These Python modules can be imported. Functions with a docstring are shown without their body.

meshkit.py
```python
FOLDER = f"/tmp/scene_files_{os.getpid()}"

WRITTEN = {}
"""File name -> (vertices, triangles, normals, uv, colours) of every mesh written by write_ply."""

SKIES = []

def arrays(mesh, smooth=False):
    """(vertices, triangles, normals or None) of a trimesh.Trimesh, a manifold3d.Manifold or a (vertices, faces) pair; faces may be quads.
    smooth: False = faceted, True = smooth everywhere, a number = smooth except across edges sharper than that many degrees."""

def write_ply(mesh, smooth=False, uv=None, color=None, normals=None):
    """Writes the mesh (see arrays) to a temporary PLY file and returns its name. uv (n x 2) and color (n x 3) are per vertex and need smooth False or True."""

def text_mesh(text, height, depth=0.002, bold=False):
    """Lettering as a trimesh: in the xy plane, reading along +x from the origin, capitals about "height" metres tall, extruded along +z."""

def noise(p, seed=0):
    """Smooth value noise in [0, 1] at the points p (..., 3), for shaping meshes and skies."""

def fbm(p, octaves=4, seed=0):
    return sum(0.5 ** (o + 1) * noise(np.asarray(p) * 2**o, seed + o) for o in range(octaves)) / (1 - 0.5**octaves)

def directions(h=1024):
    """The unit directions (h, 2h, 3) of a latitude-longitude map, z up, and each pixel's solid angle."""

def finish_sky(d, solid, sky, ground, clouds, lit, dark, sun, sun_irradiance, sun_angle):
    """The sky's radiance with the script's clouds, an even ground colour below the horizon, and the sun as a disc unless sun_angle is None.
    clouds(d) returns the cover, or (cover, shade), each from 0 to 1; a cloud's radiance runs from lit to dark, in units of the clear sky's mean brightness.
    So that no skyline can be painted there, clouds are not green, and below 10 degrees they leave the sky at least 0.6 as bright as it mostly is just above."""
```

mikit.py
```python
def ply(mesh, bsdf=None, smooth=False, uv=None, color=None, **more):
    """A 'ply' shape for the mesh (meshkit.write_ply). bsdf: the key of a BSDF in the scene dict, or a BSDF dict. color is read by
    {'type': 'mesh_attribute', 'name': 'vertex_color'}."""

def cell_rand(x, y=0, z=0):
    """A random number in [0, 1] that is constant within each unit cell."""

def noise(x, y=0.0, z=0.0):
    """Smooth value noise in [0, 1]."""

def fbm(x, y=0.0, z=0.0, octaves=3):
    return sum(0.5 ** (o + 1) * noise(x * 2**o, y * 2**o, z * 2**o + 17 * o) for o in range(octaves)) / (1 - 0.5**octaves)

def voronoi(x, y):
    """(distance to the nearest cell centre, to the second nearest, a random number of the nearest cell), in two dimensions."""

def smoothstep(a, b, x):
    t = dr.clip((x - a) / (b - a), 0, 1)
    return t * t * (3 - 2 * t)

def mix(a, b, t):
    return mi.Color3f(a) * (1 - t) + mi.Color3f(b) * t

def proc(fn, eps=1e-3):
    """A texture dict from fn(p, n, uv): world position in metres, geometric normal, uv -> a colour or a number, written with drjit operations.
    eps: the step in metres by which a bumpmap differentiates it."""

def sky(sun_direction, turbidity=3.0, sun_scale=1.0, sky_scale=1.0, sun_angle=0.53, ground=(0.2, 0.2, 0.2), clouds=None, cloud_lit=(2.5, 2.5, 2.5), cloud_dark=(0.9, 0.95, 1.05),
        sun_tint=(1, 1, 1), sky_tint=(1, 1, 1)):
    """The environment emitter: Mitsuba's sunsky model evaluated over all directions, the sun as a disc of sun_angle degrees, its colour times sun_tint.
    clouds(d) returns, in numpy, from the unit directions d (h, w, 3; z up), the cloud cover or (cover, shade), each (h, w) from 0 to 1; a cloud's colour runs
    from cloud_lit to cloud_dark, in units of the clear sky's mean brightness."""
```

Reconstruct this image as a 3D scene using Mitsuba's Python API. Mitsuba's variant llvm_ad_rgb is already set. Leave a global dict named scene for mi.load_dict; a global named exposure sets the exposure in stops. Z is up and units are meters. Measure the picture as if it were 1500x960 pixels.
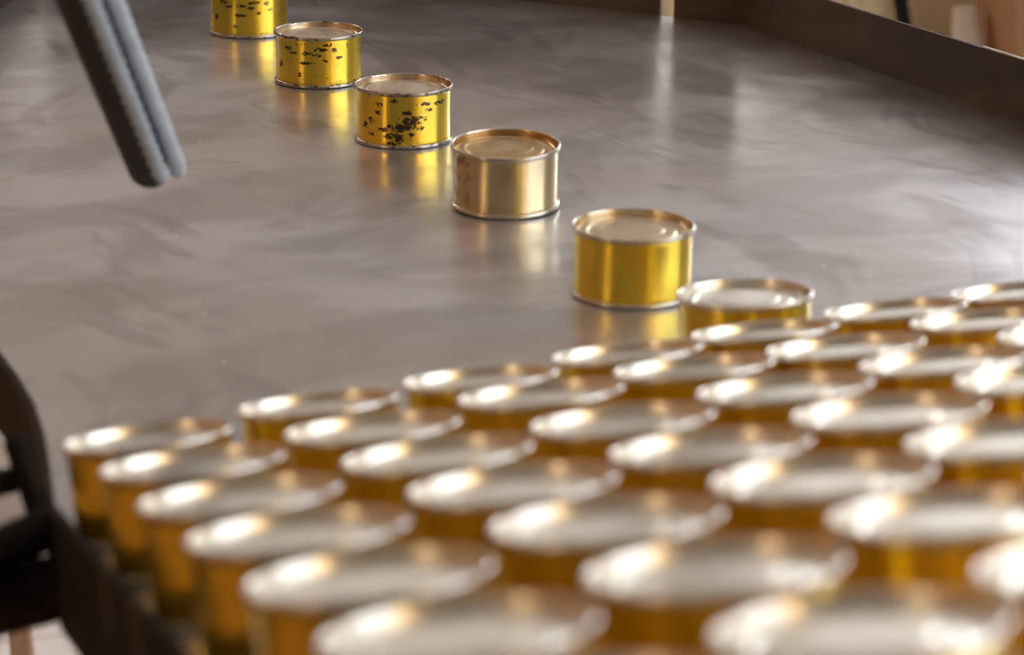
import math, random
import numpy as np, trimesh, drjit as dr, mitsuba as mi
import mikit, meshkit
from mikit import noise, fbm, smoothstep, mix, proc
from shapely.geometry import Polygon
from shapely import affinity

rng = np.random.default_rng(7)
T = mi.ScalarTransform4f
scene, labels = {}, {}

# ------------------------------------------------------------------ camera, light, exposure
CAM = np.array([0.0039, -1.1692, 0.2156])
FWD = np.array([0.0, 0.9942, -0.1078])
UP = np.array([0.0982, 0.1072, 0.9894])
scene['camera'] = {'type': 'thinlens', 'fov': 23.5366, 'fov_axis': 'x', 'aperture_radius': 0.0066, 'focus_distance': 2.24,
                   'near_clip': 0.02, 'far_clip': 60.0,
                   'to_world': T().look_at(origin=CAM.tolist(), target=(CAM + FWD).tolist(), up=UP.tolist())}
exposure = 0.08
# radiance of the daylit panes (each window is glazed with diffusing panes)
L_RIGHT = (4.5, 4.6, 4.8)
L_BACK = (2.0, 1.97, 1.92)
L_BACK2 = (1.55, 1.5, 1.42)  # extra back window, added to brighten the can lids
L_DOOR = (7.5, 7.7, 8.1)
L_LEFT = (10.0, 6.8, 3.4)
L_WARM = (15.0, 9.5, 3.6)
L_ADDED_TUBE = (45.0, 45.0, 46.0)  # added ceiling tube, there to brighten the boards

# ------------------------------------------------------------------ helpers
def numbered(name):
    key, k = name, 0
    while key in scene or key in labels or any(s.startswith(key + '__') for s in scene):
        k += 1
        key = f'{name}_{k:03d}'
    return key

def put(key, shape, **lab):
    scene[key] = shape
    if lab:
        labels[key] = lab
    return key

def part(holder, name, shape, label=None, **lab):
    key = numbered(holder + '__' + name)
    scene[key] = shape
    if label:
        lab['label'] = label
    if lab:
        labels[key] = lab
    return key

def struct(name, mesh, m, label, smooth=False, **kw):
    return put(name, mikit.ply(mesh, m, smooth, **kw), label=label, kind='structure')

def box(a, b):
    a, b = np.asarray(a, float), np.asarray(b, float)
    m = trimesh.creation.box(extents=b - a)
    m.apply_translation((a + b) / 2)
    return m

def bevel_box(ext, r=0.002):
    """box with chamfered edges, centred"""
    e = np.asarray(ext, float) / 2
    pts = []
    for s in np.ndindex(2, 2, 2):
        sg = np.array(s) * 2 - 1
        for k in range(3):
            q = e.copy(); q = q - r; q[k] = e[k]
            pts.append(sg * q)
    return trimesh.convex.convex_hull(np.array(pts))

def frame_axes(p, q, up=(0, 0, 1)):
    p, q = np.asarray(p, float), np.asarray(q, float)
    x = (q - p) / np.linalg.norm(q - p)
    up = np.asarray(up, float)
    y = np.cross(up, x)
    if np.linalg.norm(y) < 1e-6:
        y = np.cross([0, 1, 0], x)
    y /= np.linalg.norm(y)
    z = np.cross(x, y)
    M = np.eye(4)
    M[:3, 0], M[:3, 1], M[:3, 2], M[:3, 3] = x, y, z, (p + q) / 2
    return M, np.linalg.norm(q - p)

def beam(p, q, w, h, r=0.002, up=(0, 0, 1)):
    M, L = frame_axes(p, q, up)
    m = bevel_box((L, w, h), r)
    m.apply_transform(M)
    return m

def tube(p, q, r, n=24):
    p, q = np.asarray(p, float), np.asarray(q, float)
    return trimesh.creation.cylinder(radius=r, segment=[p, q], sections=n)

def lathe(profile, n=96, uv=False):
    """surface of revolution about z; the seam lies at +y. Returns (verts, faces[, uv])"""
    pr = np.asarray(profile, float)
    m = len(pr)
    ang = np.linspace(0, 2 * np.pi, n + 1) + np.pi / 2
    if not uv:
        ang = ang[:-1]
    c, s = np.cos(ang), np.sin(ang)
    v = np.stack([pr[None, :, 0] * c[:, None], pr[None, :, 0] * s[:, None], np.repeat(pr[None, :, 1], len(ang), 0)], -1).reshape(-1, 3)
    f = []
    k = len(ang)
    for i in range(n):
        a, b = i * m, ((i + 1) % k) * m
        for j in range(m - 1):
            f += [[a + j, b + j, b + j + 1], [a + j, b + j + 1, a + j + 1]]
    f = np.array(f)
    mesh = trimesh.Trimesh(v, f, process=False)
    keep = mesh.area_faces > 1e-14
    mesh = trimesh.Trimesh(v, f[keep], process=False)
    if not uv:
        mesh.merge_vertices()
        return mesh
    U = np.stack([np.repeat(np.linspace(0, 1, k), m), v[:, 2] / 0.049], -1)
    return mesh, U

# ------------------------------------------------------------------ materials
def principled(name, color, rough, metallic=0.0, spec=0.5, twosided=True, bump=None, **kw):
    b = {'type': 'principled', 'roughness': rough, 'metallic': metallic, 'specular': spec, **kw}
    b['base_color'] = color if isinstance(color, dict) else {'type': 'rgb', 'value': list(color)}
    if bump:
        b = {'type': 'bumpmap', 'arbitrary': {**proc(bump[0], bump[2])}, 'scale': bump[1], 'bsdf': b}
    scene[name] = {'type': 'twosided', 'bsdf': b} if twosided else b
    return name

GOLD = (0.84, 0.645, 0.075)
RUST = (0.085, 0.045, 0.03)

def gold_fn(spots):
    """lacquered gold; spots(u, v) in millimetres around and up the can: 1 where the lacquer has gone"""
    def fn(p, n, uv):
        u, v = uv.x * 257.0, uv.y * 49.0
        g = mix(GOLD, (0.80, 0.58, 0.06), fbm(u * 0.05, v * 0.03, 3.0))
        return mix(g, RUST, spots(u, v))
    return fn

def flecks(u, v, seed, lo, du=0.33, dv=0.55):
    f = fbm(u * du + seed, v * dv + seed * 1.7, seed, 4)
    return smoothstep(lo, lo + 0.025, f)

def blob(u, v, cu, cv, ru, rv, seed):
    d = dr.square((u - cu) / ru) + dr.square((v - cv) / rv)
    return smoothstep(0.45, 0.52, dr.exp(-d) * (fbm(u * 0.58 + seed, v * 0.85, seed, 4) * 3.4 - 0.80) )

def heavy(u, v):
    s = flecks(u, v, 4.3, 0.735)
    # the big worn patch a little right of the middle of the front, and its satellites
    for i, (cu, cv, ru, rv) in enumerate(((135, 22.5, 10.5, 6.2), (144, 25.5, 8, 2.8), (133, 31.5, 4.5, 2.4), (127, 18, 8.5, 3.8), (121, 10.8, 10, 3.4),
                                          (126, 8, 4.5, 3.6), (119.5, 4.8, 6.5, 1.8), (111, 16.5, 5.5, 2.2), (99.5, 23.5, 4.5, 3.0), (91.0, 18.0, 5.0, 3.2),
                                          (99, 11.0, 4.5, 2.2), (107.5, 37.5, 5.5, 2.2), (122.5, 41.5, 4.5, 2.2), (107, 30.5, 4.5, 1.8), (150, 38.5, 5.0, 2.2),
                                          (153, 33, 5, 2), (145, 17.5, 4.0, 2.4), (137, 12.5, 3.5, 1.8), (165, 38, 7, 2.2), (118, 19, 4.5, 2))):
        s = dr.maximum(s, blob(u, v, cu, cv, ru, rv, i * 3.1 + 1))
    return s

def light(seed):
    def fn(u, v):
        s = flecks(u, v, seed, 0.765)
        for i, (cu, cv, ru, rv) in enumerate(((98, 37, 6, 2), (104, 33, 5, 1.4), (118, 33.5, 6, 2), (131, 37, 8, 2.2), (139, 41.5, 6, 1.6), (145, 36, 3.5, 3.0), (117, 24, 7, 1.8),
                                              (128, 31.5, 4.5, 1.8), (86, 20, 3.5, 3.5), (111, 12.5, 2.8, 2.4), (136, 26, 2.8, 1.8), (150, 29, 4, 2))):
            s = dr.maximum(s, blob(u, v, cu + seed * 0.6, cv, ru, rv, i * 2.3 + seed))
        return s
    return fn

def brushed(p, n, uv):
    return 0.5 + 0 * p.x

principled('gold_clean', proc(gold_fn(lambda u, v: flecks(u, v, 9.1, 0.83))), 0.19, 0.88, clearcoat=0.35, clearcoat_gloss=0.85)
principled('gold_heavy', proc(gold_fn(heavy)), 0.19, 0.88, clearcoat=0.3, clearcoat_gloss=0.85)
principled('gold_light', proc(gold_fn(light(2.0))), 0.19, 0.88, clearcoat=0.3, clearcoat_gloss=0.85)
principled('gold_flecked', proc(gold_fn(light(11.0))), 0.19, 0.88, clearcoat=0.3, clearcoat_gloss=0.85)

def brass_fn(p, n, uv):
    u, v = uv.x * 257.0, uv.y * 49.0
    g = mix((0.76, 0.67, 0.44), (0.62, 0.50, 0.27), fbm(u * 0.09, v * 0.035, 1.0))
    dirt = smoothstep(0.42, 0.66, fbm(u * 0.25, v * 0.2, 5.0, 4)) * (1 - smoothstep(84, 112, u))
    return mix(mix(g, (0.25, 0.16, 0.08), 0.75 * dirt), RUST, flecks(u, v, 6.6, 0.79, 0.3, 0.3))
principled('brass_worn', proc(brass_fn), 0.20, 1.0)

def lid_fn(a, b, dust, seed):
    def fn(p, n, uv):
        t = fbm(p.x * 70 + seed, p.y * 70, 2.0, 4)
        c = mix(a, b, smoothstep(0.35, 0.68, t))
        return mix(c, dust, 0.6 * smoothstep(0.55, 0.75, fbm(p.x * 160 + seed, p.y * 160, 9.0, 3)))
    return fn
principled('lid_tin', proc(lid_fn((0.78, 0.75, 0.68), (0.70, 0.66, 0.57), (0.62, 0.58, 0.5), 3.0)), 0.30, 1.0)
principled('lid_dusty', proc(lid_fn((0.66, 0.54, 0.38), (0.54, 0.42, 0.28), (0.45, 0.34, 0.24), 8.0)), 0.30, 0.95)
principled('lid_brown', proc(lid_fn((0.60, 0.42, 0.20), (0.48, 0.31, 0.13), (0.40, 0.28, 0.15), 5.0)), 0.27, 1.0)
principled('lid_gilt', proc(lid_fn((0.74, 0.62, 0.42), (0.66, 0.54, 0.35), (0.6, 0.5, 0.36), 1.0)), 0.25, 1.0)

def seam_fn(p, n, uv):
    t = fbm(p.x * 330, p.y * 330, p.z * 330, 3)
    return mix((0.50, 0.48, 0.44), (0.12, 0.075, 0.05), 0.85 * smoothstep(0.52, 0.66, t))
principled('seam_rusty', proc(seam_fn), 0.26, 1.0)
principled('seam_tin', (0.74, 0.72, 0.67), 0.22, 1.0)
principled('seam_gilt', (0.60, 0.56, 0.48), 0.22, 1.0)

def steel_color(p, n, uv):
    a = fbm(p.x * 5 + p.y * 2.5, p.y * 9 - p.x * 5, 1.0, 4)
    b = fbm(p.x * 3.1 + 7, p.y * 3.1, 4.0, 3)
    c = mix((0.575, 0.58, 0.605), (0.42, 0.42, 0.44), smoothstep(0.40, 0.62, a))
    c = mix(c, (0.44, 0.37, 0.32), 0.5 * smoothstep(0.45, 0.75, b))
    w = fbm(p.x * 3 + 11, p.y * 3, 7.0, 2) * 0.5
    d = fbm((p.x + 0.6 * p.y + w) * 26, (p.y - 0.6 * p.x + w) * 9, 2.0, 4)         # wipe marks
    c = mix(c, (0.29, 0.275, 0.28), 0.5 * smoothstep(0.55, 0.74, d))
    g = fbm((p.x - 0.3 * p.y + w) * 17 + 5, (p.y + 0.3 * p.x - w) * 13, 6.0, 5)      # dull smeared patches
    c = mix(c, (0.33, 0.30, 0.29), 0.30 * smoothstep(0.52, 0.66, g))
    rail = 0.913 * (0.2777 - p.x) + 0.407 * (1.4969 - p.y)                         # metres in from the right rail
    browning = 1 - smoothstep(-0.03, 0.20, rail + 0.14 * (fbm(p.x * 6 + 1.5 * p.y, p.y * 9 - 4 * p.x, 9.0, 4) - 0.5))
    c = mix(c, (0.21, 0.15, 0.11), 0.85 * browning)  # dark reflection beside the rail painted in, along with some brown staining
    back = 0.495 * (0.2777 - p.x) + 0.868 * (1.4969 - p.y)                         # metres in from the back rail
    c = mix(c, (0.30, 0.25, 0.22), 0.6 * (1 - smoothstep(0.0, 0.20, back + 0.12 * (fbm(p.x * 7, p.y * 7, 2.0, 4) - 0.5))))  # painted darker and browner here to dull the bright reflection in the corner
    s = noise(p.x * 190, p.y * 190, 1.0)                                     # specks of grit
    return mix(c, (0.8, 0.78, 0.74), 0.8 * smoothstep(0.972, 0.99, s))

def steel_rough(p, n, uv):
    a = fbm(p.x * 9 + 2, p.y * 9, 8.0, 3)
    w = fbm(p.x * 3 + 1, p.y * 3, 3.0, 2) * 0.6
    d = fbm((p.x + 0.5 * p.y + w) * 22, (p.y - 0.5 * p.x + w) * 8, 6.0, 4)
    return 0.225 + 0.09 * smoothstep(0.35, 0.7, a) + 0.06 * smoothstep(0.5, 0.7, d)
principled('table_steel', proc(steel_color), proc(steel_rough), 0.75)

def dark_fn(p, n, uv):
    return mix((0.045, 0.035, 0.032), (0.085, 0.06, 0.046), smoothstep(0.4, 0.7, fbm(p.x * 9, p.y * 9, p.z * 22, 4)))
principled('rail_steel', proc(dark_fn), 0.65, 0.0, 0.25)
principled('apron_steel', (0.030, 0.023, 0.021), 0.8, 0.0, 0.15)
principled('frame_paint', proc(lambda p, n, uv: mix((0.014, 0.013, 0.013), (0.05, 0.034, 0.022), smoothstep(0.5, 0.75, fbm(p.x * 25, p.y * 25, p.z * 25, 3)))), 0.85, 0.0, 0.1)
principled('bright_edge', (0.6, 0.6, 0.6), 0.25, 1.0)

def wall_fn(p, n, uv):
    return mix((0.68, 0.65, 0.61), (0.58, 0.55, 0.51), fbm(p.x * 1.7, p.y * 1.7, p.z * 1.7, 4))
principled('plaster', proc(wall_fn), 0.9)
principled('ceiling_paint', (0.80, 0.79, 0.78), 0.9)
principled('dark_wash', (0.20, 0.16, 0.12), 0.9)
principled('ochre_wash', proc(lambda p, n, uv: mix((0.60, 0.30, 0.11), (0.48, 0.22, 0.075), fbm(p.x * 2, p.y * 2, p.z * 2, 4))), 0.85)

def floor_fn(p, n, uv):
    c = mix((0.20, 0.155, 0.115), (0.14, 0.105, 0.08), fbm(p.x * 3, p.y * 5, 0.0, 4))
    return mix(c, (0.10, 0.08, 0.065), 0.7 * smoothstep(0.58, 0.72, fbm(p.x * 2 + 4, p.y * 3, 2.0, 4)))
principled('floor_concrete', proc(floor_fn), 0.55)
principled('white_board', proc(lambda p, n, uv: mix(mix((0.82, 0.81, 0.81), (0.74, 0.73, 0.73), fbm(p.x * 3, p.y * 25, 0.0, 4)), (0.5, 0.48, 0.46), 0.6 * smoothstep(0.6, 0.72, fbm(p.x * 4, p.y * 40, 3.0, 4)))), 0.6)
principled('window_paint', (0.42, 0.40, 0.38), 0.5)
principled('cardboard', proc(lambda p, n, uv: mix((0.56, 0.42, 0.25), (0.47, 0.34, 0.19), fbm(p.x * 4, p.y * 4, p.z * 4, 4))), 0.8)
principled('cardboard_brown', proc(lambda p, n, uv: mix((0.42, 0.24, 0.12), (0.32, 0.17, 0.085), fbm(p.x * 4, p.y * 4, p.z * 4, 4))), 0.8)
def cream_fn(p, n, uv):
    c = mix((0.70, 0.58, 0.38), (0.62, 0.50, 0.31), fbm(p.x * 4, p.y * 4, p.z * 4, 4))
    # faded smudges of print on the face
    s = smoothstep(0.52, 0.62, fbm(p.x * 60, 1.0, p.z * 34, 3)) * smoothstep(0.245, 0.258, p.z) * (1 - smoothstep(0.35, 0.37, p.z)) * smoothstep(0.77, 0.79, p.x) * (1 - smoothstep(0.85, 0.87, p.x))
    return mix(c, (0.30, 0.26, 0.16), 0.6 * s)
principled('cream_card', proc(cream_fn), 0.8)
principled('sack_cloth', proc(lambda p, n, uv: mix((0.72, 0.66, 0.58), (0.58, 0.51, 0.43), fbm(p.x * 9, p.y * 9, p.z * 5, 3))), 0.9)
principled('wood', proc(lambda p, n, uv: mix((0.50, 0.32, 0.20), (0.38, 0.22, 0.13), fbm(p.x * 30, p.y * 30, p.z * 3, 4))), 0.7)
principled('black_rubber', (0.022, 0.020, 0.020), 0.6)
principled('cord_cloth', proc(lambda p, n, uv: mix((0.47, 0.56, 0.67), (0.32, 0.39, 0.47), fbm(p.x * 130, p.y * 130, p.z * 130, 3))), 0.75)
principled('stripe_cloth', (0.030, 0.022, 0.080), 0.7)

# ------------------------------------------------------------------ the room
FZ, CZ = -0.85, 2.45
XL, XR, YF, YB = -3.0, 3.2, -3.6, 4.6
struct('floor', box((XL, YF, FZ - 0.1), (XR, YB, FZ)), 'floor_concrete', 'dark worn concrete floor')
struct('ceiling', box((XL, YF, CZ), (XR, YB, CZ + 0.1)), 'ceiling_paint', 'white painted ceiling')

def pane_window(k, label, origin, du, dv, nu, nv, L, normal, depth=0.08):
    """window k: panes in a grid of frame bars; origin = lower corner, du and dv its edges, normal into the room"""
    name = f'window_{k}'
    o, du, dv, nn = (np.asarray(a, float) for a in (origin, du, dv, normal))
    lu, lv = np.linalg.norm(du), np.linalg.norm(dv)
    eu, ev = du / lu, dv / lv
    labels[name] = {'label': label, 'kind': 'structure'}
    w = 0.05
    def bar(p, q):
        return beam(p, q, 0.05, depth, 0.003, up=nn)
    for s in range(nu + 1):
        part(name, 'window_bar', mikit.ply(bar(o + eu * lu * s / nu - ev * w / 2, o + eu * lu * s / nu + dv + ev * w / 2), 'window_paint'))
    for s in range(nv + 1):
        part(name, 'window_bar', mikit.ply(bar(o + ev * lv * s / nv, o + ev * lv * s / nv + du), 'window_paint'))
    for a in range(nu):
        for b in range(nv):
            p = o + du * (a / nu) + dv * (b / nv)
            v = np.array([p, p + du / nu, p + du / nu + dv / nv, p + dv / nv]) - nn * 0.01
            fc = np.array([[0, 1, 2], [0, 2, 3]])
            if np.dot(np.cross(v[1] - v[0], v[2] - v[0]), nn) < 0:
                fc = fc[:, ::-1]
            part(name, 'pane', mikit.ply(trimesh.Trimesh(v, fc, process=False), 'window_paint',
                                         emitter={'type': 'area', 'radiance': {'type': 'rgb', 'value': list(L)}}))

def wall_with_holes(name, label, axis, at, lo, hi, holes, thick=0.12, m_='plaster'):
    """axis 'x': plane x=at, spanning y lo[0]..hi[0], z lo[1]..hi[1]; holes (a0, a1, z0, z1)"""
    poly = Polygon([(lo[0], lo[1]), (hi[0], lo[1]), (hi[0], hi[1]), (lo[0], hi[1])])
    for a0, a1, z0, z1 in holes:
        poly = poly.difference(Polygon([(a0, z0), (a1, z0), (a1, z1), (a0, z1)]))
    m = trimesh.creation.extrude_polygon(poly, abs(thick), engine='earcut')
    v = np.array(m.vertices)
    off = v[:, 2] if thick > 0 else v[:, 2] - abs(thick)
    if axis == 'x':
        nv = np.stack([at + off, v[:, 0], v[:, 1]], -1)
    else:
        nv = np.stack([v[:, 0], at + off, v[:, 1]], -1)
    m = trimesh.Trimesh(nv, m.faces, process=False)
    trimesh.repair.fix_normals(m)
    struct(name, m, m_, label)

WR = (-2.3, 0.75, 0.0, 1.55)
WD = (1.62, 3.14, -0.8, 2.36)
WL = (-2.45, -1.85, 0.80, 1.9)
WB = (0.52, 1.50, 0.62, 1.62)
WB2 = (-1.0, 0.26, 0.62, 1.62)
WW = (-3.25, -2.75, 0.2, 1.4)
wall_with_holes('wall_right', 'plastered wall with a wide and a narrow window', 'x', XR, (YF, FZ), (YB, CZ), [WR, WW], 0.12)
wall_with_holes('wall_left', 'ochre washed wall with a narrow window', 'x', XL, (YF, FZ), (YB, CZ), [WL], -0.12, 'ochre_wash')
wall_with_holes('wall_back', 'plastered wall behind the table', 'y', YB, (XL, FZ), (XR, CZ), [WB, WB2, WD], 0.12)
wall_with_holes('wall_front', 'plastered wall behind the photographer', 'y', YF, (XL, FZ), (XR, CZ), [], -0.12, 'dark_wash')
pane_window(1, 'wide daylit window in the wall on the right', (XR, WR[0], WR[2]), (0, WR[1] - WR[0], 0), (0, 0, WR[3] - WR[2]), 4, 2, L_RIGHT, (-1, 0, 0))
pane_window(2, 'tall daylit glazed doorway at the right end of the back wall', (WD[0], YB, WD[2]), (WD[1] - WD[0], 0, 0), (0, 0, WD[3] - WD[2]), 2, 3, L_DOOR, (0, -1, 0))
pane_window(3, 'narrow window glowing warm in the wall on the left', (XL, WL[0], WL[2]), (0, WL[1] - WL[0], 0), (0, 0, WL[3] - WL[2]), 2, 2, L_LEFT, (1, 0, 0))
pane_window(5, 'narrow window glowing warm at the near end of the wall on the right', (XR, WW[0], WW[2]), (0, WW[1] - WW[0], 0), (0, 0, WW[3] - WW[2]), 1, 2, L_WARM, (-1, 0, 0))
pane_window(6, 'added unseen dimmer window in the middle of the back wall, brightening the lids', (WB2[0], YB, WB2[2]), (WB2[1] - WB2[0], 0, 0), (0, 0, WB2[3] - WB2[2]), 3, 2, L_BACK2, (0, -1, 0))
pane_window(4, 'daylit window high in the back wall', (WB[0], YB, WB[2]), (WB[1] - WB[0], 0, 0), (0, 0, WB[3] - WB[2]), 3, 2, L_BACK, (0, -1, 0))

# ------------------------------------------------------------------ the table
N2 = np.array([0.1028, -0.2022, 0.9739]); N2 /= np.linalg.norm(N2)
D2 = -0.04965
def zfar(x, y):
    return (D2 - N2[0] * x - N2[1] * y) / N2[2]
def ztab(x, y, k=0.003):
    z = zfar(x, y)
    h = np.clip(0.5 + 0.5 * z / k, 0, 1)
    return z * h + k * h * (1 - h) * 0.5
RIGHT = [(0.900, -0.75), (0.900, 0.10), (0.4801, 1.0426), (0.2777, 1.4969)]
BACK = [(0.2777, 1.4969), (0.2130, 1.5338), (0.1985, 1.5420), (0.1292, 1.5816), (-0.10, 1.700), (-0.5125, 1.820)]
LEFT = [(-0.5125, 1.820), (-0.514, 1.604), (-0.5193, 1.5467), (-0.470, 0.960), (-0.402, 0.600), (-0.350, 0.455), (-0.3222, 0.3888), (-0.303, 0.342), (-0.2857, 0.2942), (-0.271, 0.240), (-0.259, 0.1837), (-0.2368, 0.070)]
LIP = [(-0.2368, 0.070), (-0.120, -0.3068), (0.0175, -0.750)]
outline = RIGHT + BACK[1:] + LEFT[1:] + LIP[1:]
poly = Polygon(outline)

def sheet(poly, step, thick):
    """the top of the table, a grid of points inside the outline draped on ztab, with a thickness"""
    pts = []
    ring = np.array(poly.exterior.coords)[:-1]
    for a, b in zip(ring, np.roll(ring, -1, 0)):
        n = max(1, int(np.linalg.norm(b - a) / step))
        pts += [a + (b - a) * t / n for t in range(n)]
    nb = len(pts)
    inner = poly.buffer(-step * 0.45)
    import shapely
    x0, y0, x1, y1 = poly.bounds
    gx, gy = np.meshgrid(np.arange(x0, x1, step), np.arange(y0, y1, step))
    g = np.stack([gx.ravel(), gy.ravel()], -1)
    g = g[shapely.contains_xy(inner, g[:, 0], g[:, 1])]
    p = np.vstack([np.array(pts), g])
    from scipy.spatial import Delaunay
    t = Delaunay(p).simplices
    c = p[t].mean(1)
    t = t[shapely.contains_xy(poly, c[:, 0], c[:, 1])]
    e1, e2 = p[t[:, 1]] - p[t[:, 0]], p[t[:, 2]] - p[t[:, 0]]
    cr = e1[:, 0] * e2[:, 1] - e1[:, 1] * e2[:, 0]
    t[cr < 0] = t[cr < 0][:, ::-1]
    t = t[np.abs(cr) > 1e-10]
    z = ztab(p[:, 0], p[:, 1])
    wob = (meshkit.fbm(np.stack([p[:, 0] * 4, p[:, 1] * 4, 0 * z], -1), 3, 5) - 0.5) * 0.0016
    wob *= np.clip(zfar(p[:, 0], p[:, 1]) / 0.02, 0, 1)
    top = np.column_stack([p, z + wob])
    bot = np.column_stack([p, z + wob - thick])
    n = len(p)
    i = np.arange(nb); j = (i + 1) % nb
    side = np.vstack([np.column_stack([i, i + n, j + n]), np.column_stack([i, j + n, j])])
    return trimesh.Trimesh(np.vstack([top, bot]), np.vstack([t, t[:, ::-1] + n, side]), process=False)

table = 'packing_table'
labels[table] = {'label': 'large dull steel packing table with dark raised edges, under all the cans', 'category': 'table'}
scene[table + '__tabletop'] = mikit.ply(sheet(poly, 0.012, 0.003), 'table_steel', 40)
labels[table + '__tabletop'] = {'label': 'scuffed grey steel sheet sloping down to the front'}

def wall_strip(path, h0, h1, t, side):
    """an upright strip along the path from h0 below/above to h1 above the sheet, thickness t to the given side (+1 = left of travel)"""
    P = np.array(path, float)
    nrm = []
    for i in range(len(P)):
        d = P[min(i + 1, len(P) - 1)] - P[max(i - 1, 0)]
        d /= np.linalg.norm(d)
        nrm.append([-d[1] * side, d[0] * side])
    Q = P + np.array(nrm) * t
    ring = []
    for p, q in zip(P, Q):
        zp = ztab(p[0], p[1])
        lean = N2 if zp > 0.01 else np.array([0, 0, 1.0])
        ring.append([[*p, zp] + lean * h0, [*p, zp] + lean * h1, np.array([*q, zp]) + lean * h1, np.array([*q, zp]) + lean * h0])
    v = np.array(ring).reshape(-1, 3)
    f = []
    for i in range(len(P) - 1):
        for a in range(4):
            b = (a + 1) % 4
            f += [[4 * i + a, 4 * i + b, 4 * i + 4 + b], [4 * i + a, 4 * i + 4 + b, 4 * i + 4 + a]]
    e = 4 * (len(P) - 1)
    f += [[0, 2, 1], [0, 3, 2], [e, e + 1, e + 2], [e, e + 2, e + 3]]
    m = trimesh.Trimesh(v, np.array(f), process=False)
    trimesh.repair.fix_normals(m)
    return m

def strip(name, path, h0, h1, t, side, m, label=None):
    k = part(table, name, mikit.ply(wall_strip(path, h0, h1, t, side), m), label)
    return k
r = strip('edge_rail', RIGHT[1:], -0.05, 0.055, 0.004, -1, 'rail_steel', 'dark brown raised rail along the right edge')
part(r, 'rolled_edge', mikit.ply(tube([*RIGHT[2], zfar(*RIGHT[2])] + N2 * 0.0555 + [0.002, 0.001, 0], [0.452, 1.106, zfar(0.452, 1.106)] + N2 * 0.0555 + [0.002, 0.001, 0], 0.0016, 10), 'bright_edge'), 'bright worn strip of the rolled edge')
strip('edge_rail', BACK[:2], -0.05, 0.13, 0.004, -1, 'rail_steel', 'dark short rail right of the gap in the back edge')
strip('edge_rail', BACK[2:], -0.05, 0.13, 0.004, -1, 'rail_steel', 'dark rail left of the gap in the back edge')
strip('edge_rail', LEFT[:4], -0.05, 0.05, 0.004, -1, 'rail_steel')
strip('side_apron', LEFT[3:], -0.052, -0.001, 0.004, -1, 'apron_steel', 'dark brown apron folded down along the left edge')
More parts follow.
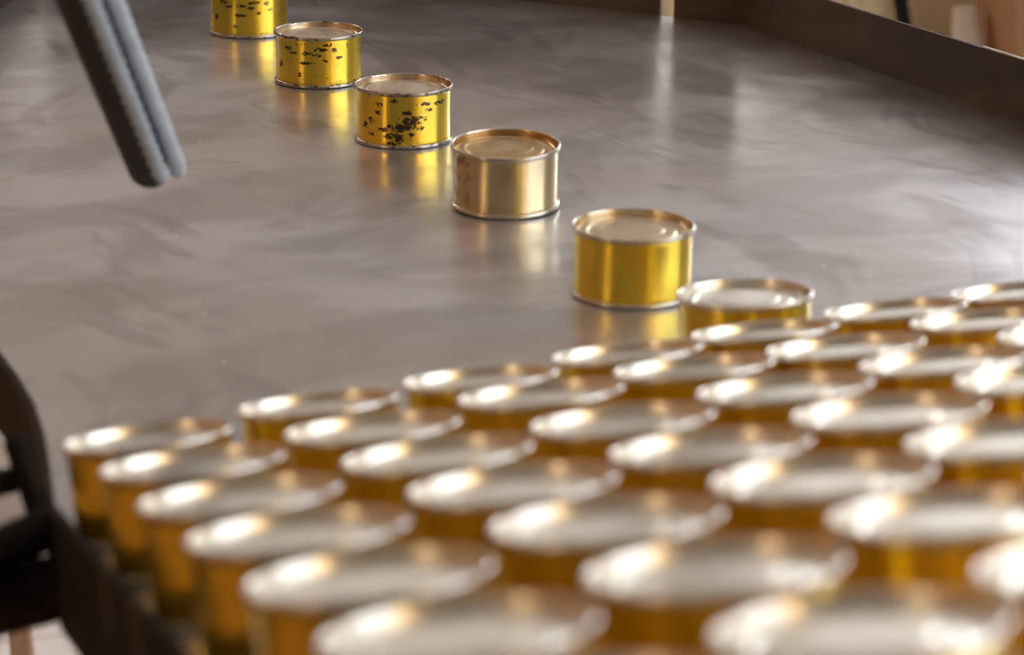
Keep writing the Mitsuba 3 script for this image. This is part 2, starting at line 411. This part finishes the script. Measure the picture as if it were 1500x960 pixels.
strip('front_lip', LIP, -0.05, 0.014, 0.005, -1, 'frame_paint', 'low dark lip beside the massed cans')
strip('front_lip', [(0.0175, -0.75), (0.90, -0.75)], -0.05, 0.014, 0.005, -1, 'frame_paint')
strip('front_lip', [(0.90, -0.75), (0.90, 0.10)], -0.05, 0.014, 0.005, -1, 'frame_paint')

# legs and bars
def leg(x, y, top, w=0.045):
    part(table, 'leg', mikit.ply(beam((x, y, FZ), (x, y, top), w, w, 0.003, up=(1, 0, 0)), 'frame_paint'))
leg(-0.184, 0.04, -0.006); leg(0.05, -0.69, -0.006); leg(0.84, -0.69, -0.006); leg(0.84, 0.10, -0.006)
leg(-0.44, 1.55, 0.27); leg(0.21, 1.42, 0.20)
LD = np.array([0.373, -0.928, 0.0])
for z in (-0.085, -0.16):
    part(table, 'frame_bar', mikit.ply(beam((-0.196, 0.02, z), (0.035, -0.68, z), 0.03, 0.03, 0.003), 'frame_paint'))
part(table, 'frame_bar', mikit.ply(tube((-0.240, 0.066, 0.003), (-0.62, -0.245, -0.093), 0.0115, 24), 'frame_paint'), 'round dark bar running out to the left')
part(table, 'frame_bar', mikit.ply(beam((-0.215, 0.07, -0.025), (-0.62, -0.03, -0.070), 0.026, 0.031, 0.003), 'frame_paint'), 'square dark bar under the round one')
part(table, 'side_bracket', mikit.ply(beam((-0.251, 0.112, -0.010), (-0.2635, 0.120, 0.044), 0.012, 0.012, 0.002), 'frame_paint'), 'dark upright bracket outside the left edge')
part(table, 'frame_bar', mikit.ply(beam((-0.258, 0.126, 0.022), (-0.62, 0.05, -0.030), 0.013, 0.013, 0.002), 'frame_paint'), 'thin dark bar leaving the bracket to the left')
part(table, 'leg', mikit.ply(beam((-0.61, -0.15, FZ), (-0.61, -0.15, -0.07), 0.04, 0.04, 0.003, up=(1, 0, 0)), 'frame_paint'))

# ------------------------------------------------------------------ the cans
H = 0.049
SEG = 96
body_mesh, body_uv = lathe([(0.0409, 0.0028), (0.0405, 0.0042), (0.0404, 0.0065), (0.0404, 0.0240), (0.0404, 0.0425), (0.0405, 0.0448), (0.0409, 0.0462)], SEG, True)
body_v = meshkit.write_ply(body_mesh, True, body_uv)
def ringp(pr):
    return pr + [pr[0]]
top_ring = lathe(ringp([(0.0404, 0.0452), (0.0417, 0.0454), (0.0423, 0.0459), (0.0425, 0.0466), (0.0425, 0.0480), (0.0422, 0.0487), (0.0416, 0.0490), (0.0410, 0.0488), (0.0405, 0.0481), (0.0402, 0.0460), (0.0401, 0.0440)]), SEG)
bot_ring = lathe(ringp([(0.0400, 0.0036), (0.0417, 0.0034), (0.0423, 0.0029), (0.0424, 0.0022), (0.0424, 0.0009), (0.0421, 0.0003), (0.0415, 0.0000), (0.0408, 0.0002), (0.0402, 0.0010)]), SEG)
lid_mesh = lathe([(0.0401, 0.0474), (0.0398, 0.0445), (0.0394, 0.0430), (0.0387, 0.0425), (0.0378, 0.0426), (0.0370, 0.0432), (0.0364, 0.0441), (0.0358, 0.0445),
                  (0.0330, 0.0446), (0.0318, 0.0444), (0.0311, 0.0438), (0.0304, 0.0436), (0.0297, 0.0439), (0.0291, 0.0445), (0.0280, 0.0447), (0.0225, 0.0448), (0.0214, 0.0450), (0.0208, 0.0455), (0.0200, 0.0457), (0.0120, 0.0457), (0.0, 0.0457)], SEG)
base_mesh = lathe([(0.0, 0.0012), (0.036, 0.0012), (0.0405, 0.0012)], 48)
S_BODY = {'type': 'ply', 'filename': body_v, 'face_normals': False}
P_TOP, P_BOT, P_LID = mikit.ply(top_ring, None, 50), mikit.ply(bot_ring, None, 50), mikit.ply(lid_mesh, None, 35)

def can(pos, yaw, tilt, body, lid, seam, bseam, label, group=None):
    """tilt: the up direction of the surface under the can"""
    key = numbered('food_can')
    up = np.asarray(tilt, float); up /= np.linalg.norm(up)
    x = np.cross([0, 1, 0], up); x /= np.linalg.norm(x)
    y = np.cross(up, x)
    c, s = math.cos(yaw), math.sin(yaw)
    M = np.eye(4)
    M[:3, 0], M[:3, 1], M[:3, 2], M[:3, 3] = c * x + s * y, -s * x + c * y, up, pos
    tw = T(M)
    labels[key] = {'label': label, 'category': 'can'}
    if group:
        labels[key]['group'] = group
    for nm, d, m in (('body', S_BODY, body), ('top_seam', P_TOP, seam), ('lid', P_LID, lid), ('bottom_seam', P_BOT, bseam)):
        scene[f'{key}__{nm}'] = {**d, 'bsdf': {'type': 'ref', 'id': m}, 'to_world': tw}
    return key

def on_far(x, y):
    return np.array([x, y, zfar(x, y) + 0.0006])
LINE = 'cans spaced out in a line on the table'
far_cans = [
    ((-0.2398, 1.432), 'gold_flecked', 'lid_dusty', 'seam_rusty', 'gold food can farthest back in the spaced line, cut off by the top edge'),
    ((-0.1565, 1.1972), 'gold_light', 'lid_dusty', 'seam_rusty', 'gold food can with few small dark flecks, second from the back of the spaced line'),
    ((-0.0732, 0.9640), 'gold_heavy', 'lid_dusty', 'seam_rusty', 'gold food can with many large dark rusty patches on its side'),
    ((0.0081, 0.7451), 'brass_worn', 'lid_brown', 'seam_gilt', 'dull pale brass food can with a brown lid, in the middle of the spaced line'),
    ((0.0887, 0.5221), 'gold_clean', 'lid_gilt', 'seam_gilt', 'clean bright gold food can standing alone just behind the massed cans'),
]
for (x, y), b, l, s, lab in far_cans:
    worn = b == 'brass_worn'                     # this one leans a little towards the front
    can(on_far(x, y) + (np.array([0, 0, 0.0022]) if worn else 0), 0.0, N2 + (np.array([0, -0.055, 0]) if worn else 0), b, l, s, s, lab, LINE)
x, y = 0.1475, 0.3611
can(np.array([x, y, ztab(x, y) + 0.0012]), 0.0, N2 * 0.6 + np.array([0, 0, 0.4]), 'gold_clean', 'lid_tin', 'seam_tin', 'seam_tin',
    'gold food can nearest in the spaced line, partly hidden by the massed cans', LINE)

ROWS = {0: [(-0.1809, 0.04), (-0.1006, 0.1008), (-0.0162, 0.1405), (0.0664, 0.1877), (0.1471, 0.2257), (0.2303, 0.2686), (0.3116, 0.3013), (0.3959, 0.340)],
        1: [(-0.1473, -0.0622), (-0.0674, -0.0069), (0.0152, 0.0539), (0.0959, 0.0971), (0.1783, 0.1201), (0.2649, 0.1763), (0.3486, 0.2142)],
        2: [(-0.1151, -0.1651), (-0.0336, -0.1068), (0.0498, -0.0615), (0.1304, -0.0108), (0.2147, 0.0287), (0.2954, 0.0856)],
        3: [(-0.0838, -0.2592), (-0.0019, -0.2039), (0.081, -0.1605), (0.1632, -0.1123), (0.2452, -0.0591)],
        4: [(-0.0521, -0.3541), (0.0306, -0.2984), (0.1147, -0.2536), (0.1967, -0.2105), (0.2773, -0.1558)],
        5: [(-0.0207, -0.4477), (0.0608, -0.3956), (0.1466, -0.3474), (0.227, -0.3005)],
        6: [(0.0121, -0.5414), (0.0935, -0.4922), (0.1769, -0.4487)],
        7: [(0.1266, -0.5899)]}
ORD = ['first', 'second', 'third', 'fourth', 'fifth', 'sixth', 'seventh', 'eighth']
for i, row in ROWS.items():
    rowname = 'back row' if i == 0 else ('nearest row' if i == 7 else f'{ORD[i]} row from back')
    for j, (x, y) in enumerate(row):
        where = 'leftmost' if j == 0 else f'{ORD[j]} from the left'
        where = where.replace(' from the left', ' from left')
        lab = f"gold can, tin lid, {where} in massed cans' {rowname}"
        if i == 7:
            lab = 'gold can, tin lid, nearest of the massed cans at the bottom edge'
        th = rng.uniform(0, 2 * np.pi)
        e = rng.uniform(0.0, 0.012)
        can(np.array([x, y, 0.0003]), rng.uniform(0, 6.28), (e * math.cos(th), e * math.sin(th), 1), 'gold_clean', 'lid_tin', 'seam_tin', 'seam_tin', lab, 'massed cans at the front')

# ------------------------------------------------------------------ the cloth-corded rod that hangs in at the top left
A0, A1 = np.array([-0.2179, 0.4390, 0.1714]), np.array([-0.2279, 0.3100, 0.2756])
dirn = (A1 - A0) / np.linalg.norm(A1 - A0)
A2 = A0 + dirn * 0.85
rod = 'hanging_rod'
labels[rod] = {'label': 'dark rod faced with grey-blue knobbly cord, hanging in from the top left', 'category': 'rod'}
import manifold3d as m3
def capsule(p, q, r0, r1, n=40):
    s = [m3.Manifold.sphere(r, n).translate([float(c) for c in pt]) for pt, r in ((p, r0), (q, r1))]
    return m3.Manifold.batch_hull(s)
view = CAM - A0; view /= np.linalg.norm(view)
sidev = np.cross(dirn, view); sidev /= np.linalg.norm(sidev)         # to the right of the rod as the photographer sees it, or its opposite
if sidev[0] < 0:
    sidev = -sidev
facev = np.cross(sidev, dirn); facev /= np.linalg.norm(facev)
if np.dot(facev, view) < 0:
    facev = -facev
part(rod, 'core', mikit.ply(capsule(A0 - sidev * 0.003, A2 - sidev * 0.003, 0.0150, 0.019), 'black_rubber', 40), 'black smooth core')
def cord(off_s, off_f, r0, r1, bump, pitch, start, m, name, label):
    n, k = 420, 20
    L = np.linalg.norm(A2 - A0)
    t = np.linspace(start, L, n)
    v = []
    for tt in t:
        g = 1 + 0.25 * tt / L
        c = A0 + dirn * tt + sidev * off_s * g + facev * off_f * g
        end = min(1.0, math.sqrt(max(0.0, 1 - (1 - min(1, (tt - start) / 0.014)) ** 2)) + 0.02)
        for a in range(k):
            th = 2 * np.pi * a / k
            r = (r0 + (r1 - r0) * tt / L) * end * (1 + bump * math.sin(2 * np.pi * tt / pitch + th))
            v.append(c + (sidev * math.cos(th) * r + facev * math.sin(th) * r * 0.8))
    f = []
    for i in range(n - 1):
        for a in range(k):
            b = (a + 1) % k
            f += [[i * k + a, i * k + b, i * k + k + b], [i * k + a, i * k + k + b, i * k + k + a]]
    f += [[0, a + 1, a] for a in range(1, k - 1)] + [[(n - 1) * k, (n - 1) * k + a, (n - 1) * k + a + 1] for a in range(1, k - 1)]
    mesh = trimesh.Trimesh(np.array(v), np.array(f), process=False)
    trimesh.repair.fix_normals(mesh)
    part(rod, name, mikit.ply(mesh, m, True), label)
cord(0.0125, 0.0085, 0.0062, 0.0074, 0.08, 0.011, -0.012, 'cord_cloth', 'cord', 'grey-blue knobbly cord')
cord(0.0015, 0.0130, 0.0058, 0.0070, 0.11, 0.011, -0.006, 'cord_cloth', 'cord', 'grey-blue knobbly cord')
cord(0.0075, 0.0150, 0.0016, 0.0020, 0.0, 0.02, 0.010, 'stripe_cloth', 'stripe', 'dark violet-blue stripe')

# ------------------------------------------------------------------ behind the table, right: goods along the back wall
YW = YB
def thing_box(name, label, cat, a, b, m, yaw=0.0, group=None, tape=None, r=0.006):
    key = numbered(name)
    a, b = np.asarray(a, float), np.asarray(b, float)
    mesh = bevel_box(b - a, r)
    M = trimesh.transformations.rotation_matrix(yaw, [0, 0, 1]); M[:3, 3] = (a + b) / 2
    mesh.apply_transform(M)
    labels[key] = {'label': label, 'category': cat}
    if group:
        labels[key]['group'] = group
    if tape:
        scene[key + '__carton'] = mikit.ply(mesh, m)
        e = b - a
        t = box((-0.03, -e[1] / 2 - 0.002, e[2] / 2 - 0.12), (0.03, e[1] / 2, e[2] / 2 + 0.002)); t.apply_transform(M)
        scene[key + '__tape'] = mikit.ply(t, tape)
    else:
        scene[key] = mikit.ply(mesh, m)
    return key
thing_box('display_board', 'cream board with faded print standing behind the right rail, left of the dark post', 'board', (0.40, 4.14, FZ), (0.882, 4.17, 0.75), 'cream_card', r=0.003)
part_key = 'shelf_post'
put(part_key, mikit.ply(beam((0.975, 4.1, FZ), (0.80, 4.1, 1.6), 0.018, 0.03, 0.003, up=(1, 0, 0)), 'frame_paint'), label='thin dark upright post behind the right rail, beside the cream board', category='post')
thing_box('cardboard_carton', 'tan cardboard carton behind the right rail, between the dark post and the pale sack', 'carton', (0.925, 4.14, FZ), (1.30, 4.5, 0.60), 'cardboard')
def sack(c, w, d, h):
    n, k = 40, 48
    v = []
    for i in range(n):
        t = i / (n - 1)
        zz = h * t
        sq = 0.82 + 0.18 * math.sin(math.pi * min(1, t * 1.1)) - 0.35 * max(0, t - 0.85) / 0.15
        for a in range(k):
            th = 2 * np.pi * a / k
            cx, cy = abs(math.cos(th)) ** 0.6 * np.sign(math.cos(th)), abs(math.sin(th)) ** 0.6 * np.sign(math.sin(th))
            fold = 1 + 0.03 * math.sin(7 * th + 5 * t) + 0.02 * math.sin(13 * th - 9 * t)
            v.append([c[0] + w / 2 * cx * sq * fold, c[1] + d / 2 * cy * sq * fold, c[2] + zz])
    f = []
    for i in range(n - 1):
        for a in range(k):
            b = (a + 1) % k
            f += [[i * k + a, i * k + b, i * k + k + b], [i * k + a, i * k + k + b, i * k + k + a]]
    f += [[0, a + 1, a] for a in range(1, k - 1)] + [[(n - 1) * k, (n - 1) * k + a, (n - 1) * k + a + 1] for a in range(1, k - 1)]
    m = trimesh.Trimesh(np.array(v), np.array(f), process=False)
    trimesh.repair.fix_normals(m)
    return m
put('cloth_sack', mikit.ply(sack((1.008, 3.98, FZ), 0.10, 0.10, 1.085), 'sack_cloth', 50), label='pale cloth sack standing behind the right rail in front of the cartons', category='sack')
thing_box('cardboard_carton', 'brown cardboard carton behind the right rail at the right edge', 'carton', (1.062, 3.82, FZ), (1.55, 4.1, 0.42), 'cardboard_brown', 0.05, None, 'cardboard')

# pale boarded platform on the floor, back left
key = 'board_platform'
labels[key] = {'label': 'low platform of whitish boards on the floor at the lower left', 'category': 'platform'}
y = 1.75
for k in range(14):
    part(key, 'board', mikit.ply(box((-2.6, y, FZ + 0.06), (-0.55, y + 0.192, FZ + 0.085 + 0.002 * (k % 3))), 'white_board'))
    y += 0.197
for x in (-2.5, -1.6, -0.7):
    part(key, 'bearer', mikit.ply(box((x, 1.78, FZ), (x + 0.08, y - 0.03, FZ + 0.06)), 'wood'))

# unseen fluorescent lamp added under the ceiling to brighten the boards
def lamp(x, y, L, length=1.3):
    key = numbered('added_tube_lamp')
    labels[key] = {'label': 'added unseen white fluorescent tube lamp under the ceiling, brightening the boards', 'category': 'lamp'}
    scene[key + '__housing'] = mikit.ply(box((x - 0.06, y - length / 2, CZ - 0.06), (x + 0.06, y + length / 2, CZ)), 'ceiling_paint')
    for s in (-1, 1):
        part(key, 'tube', mikit.ply(tube((x + s * 0.03, y - length / 2 + 0.05, CZ - 0.085), (x + s * 0.03, y + length / 2 - 0.05, CZ - 0.085), 0.016, 12), 'ceiling_paint', True,
                                    emitter={'type': 'area', 'radiance': {'type': 'rgb', 'value': list(L)}}))
lamp(-1.5, 3.0, L_ADDED_TUBE)

# wooden prop under the left side of the table
put('wooden_prop', mikit.ply(beam((-0.727, 2.20, FZ + 0.088), (-0.718, 2.20, -0.42), 0.022, 0.030, 0.003, up=(1, 0, 0)), 'wood'), label='thin brown wooden prop standing on the whitish boards at the lower left', category='prop')
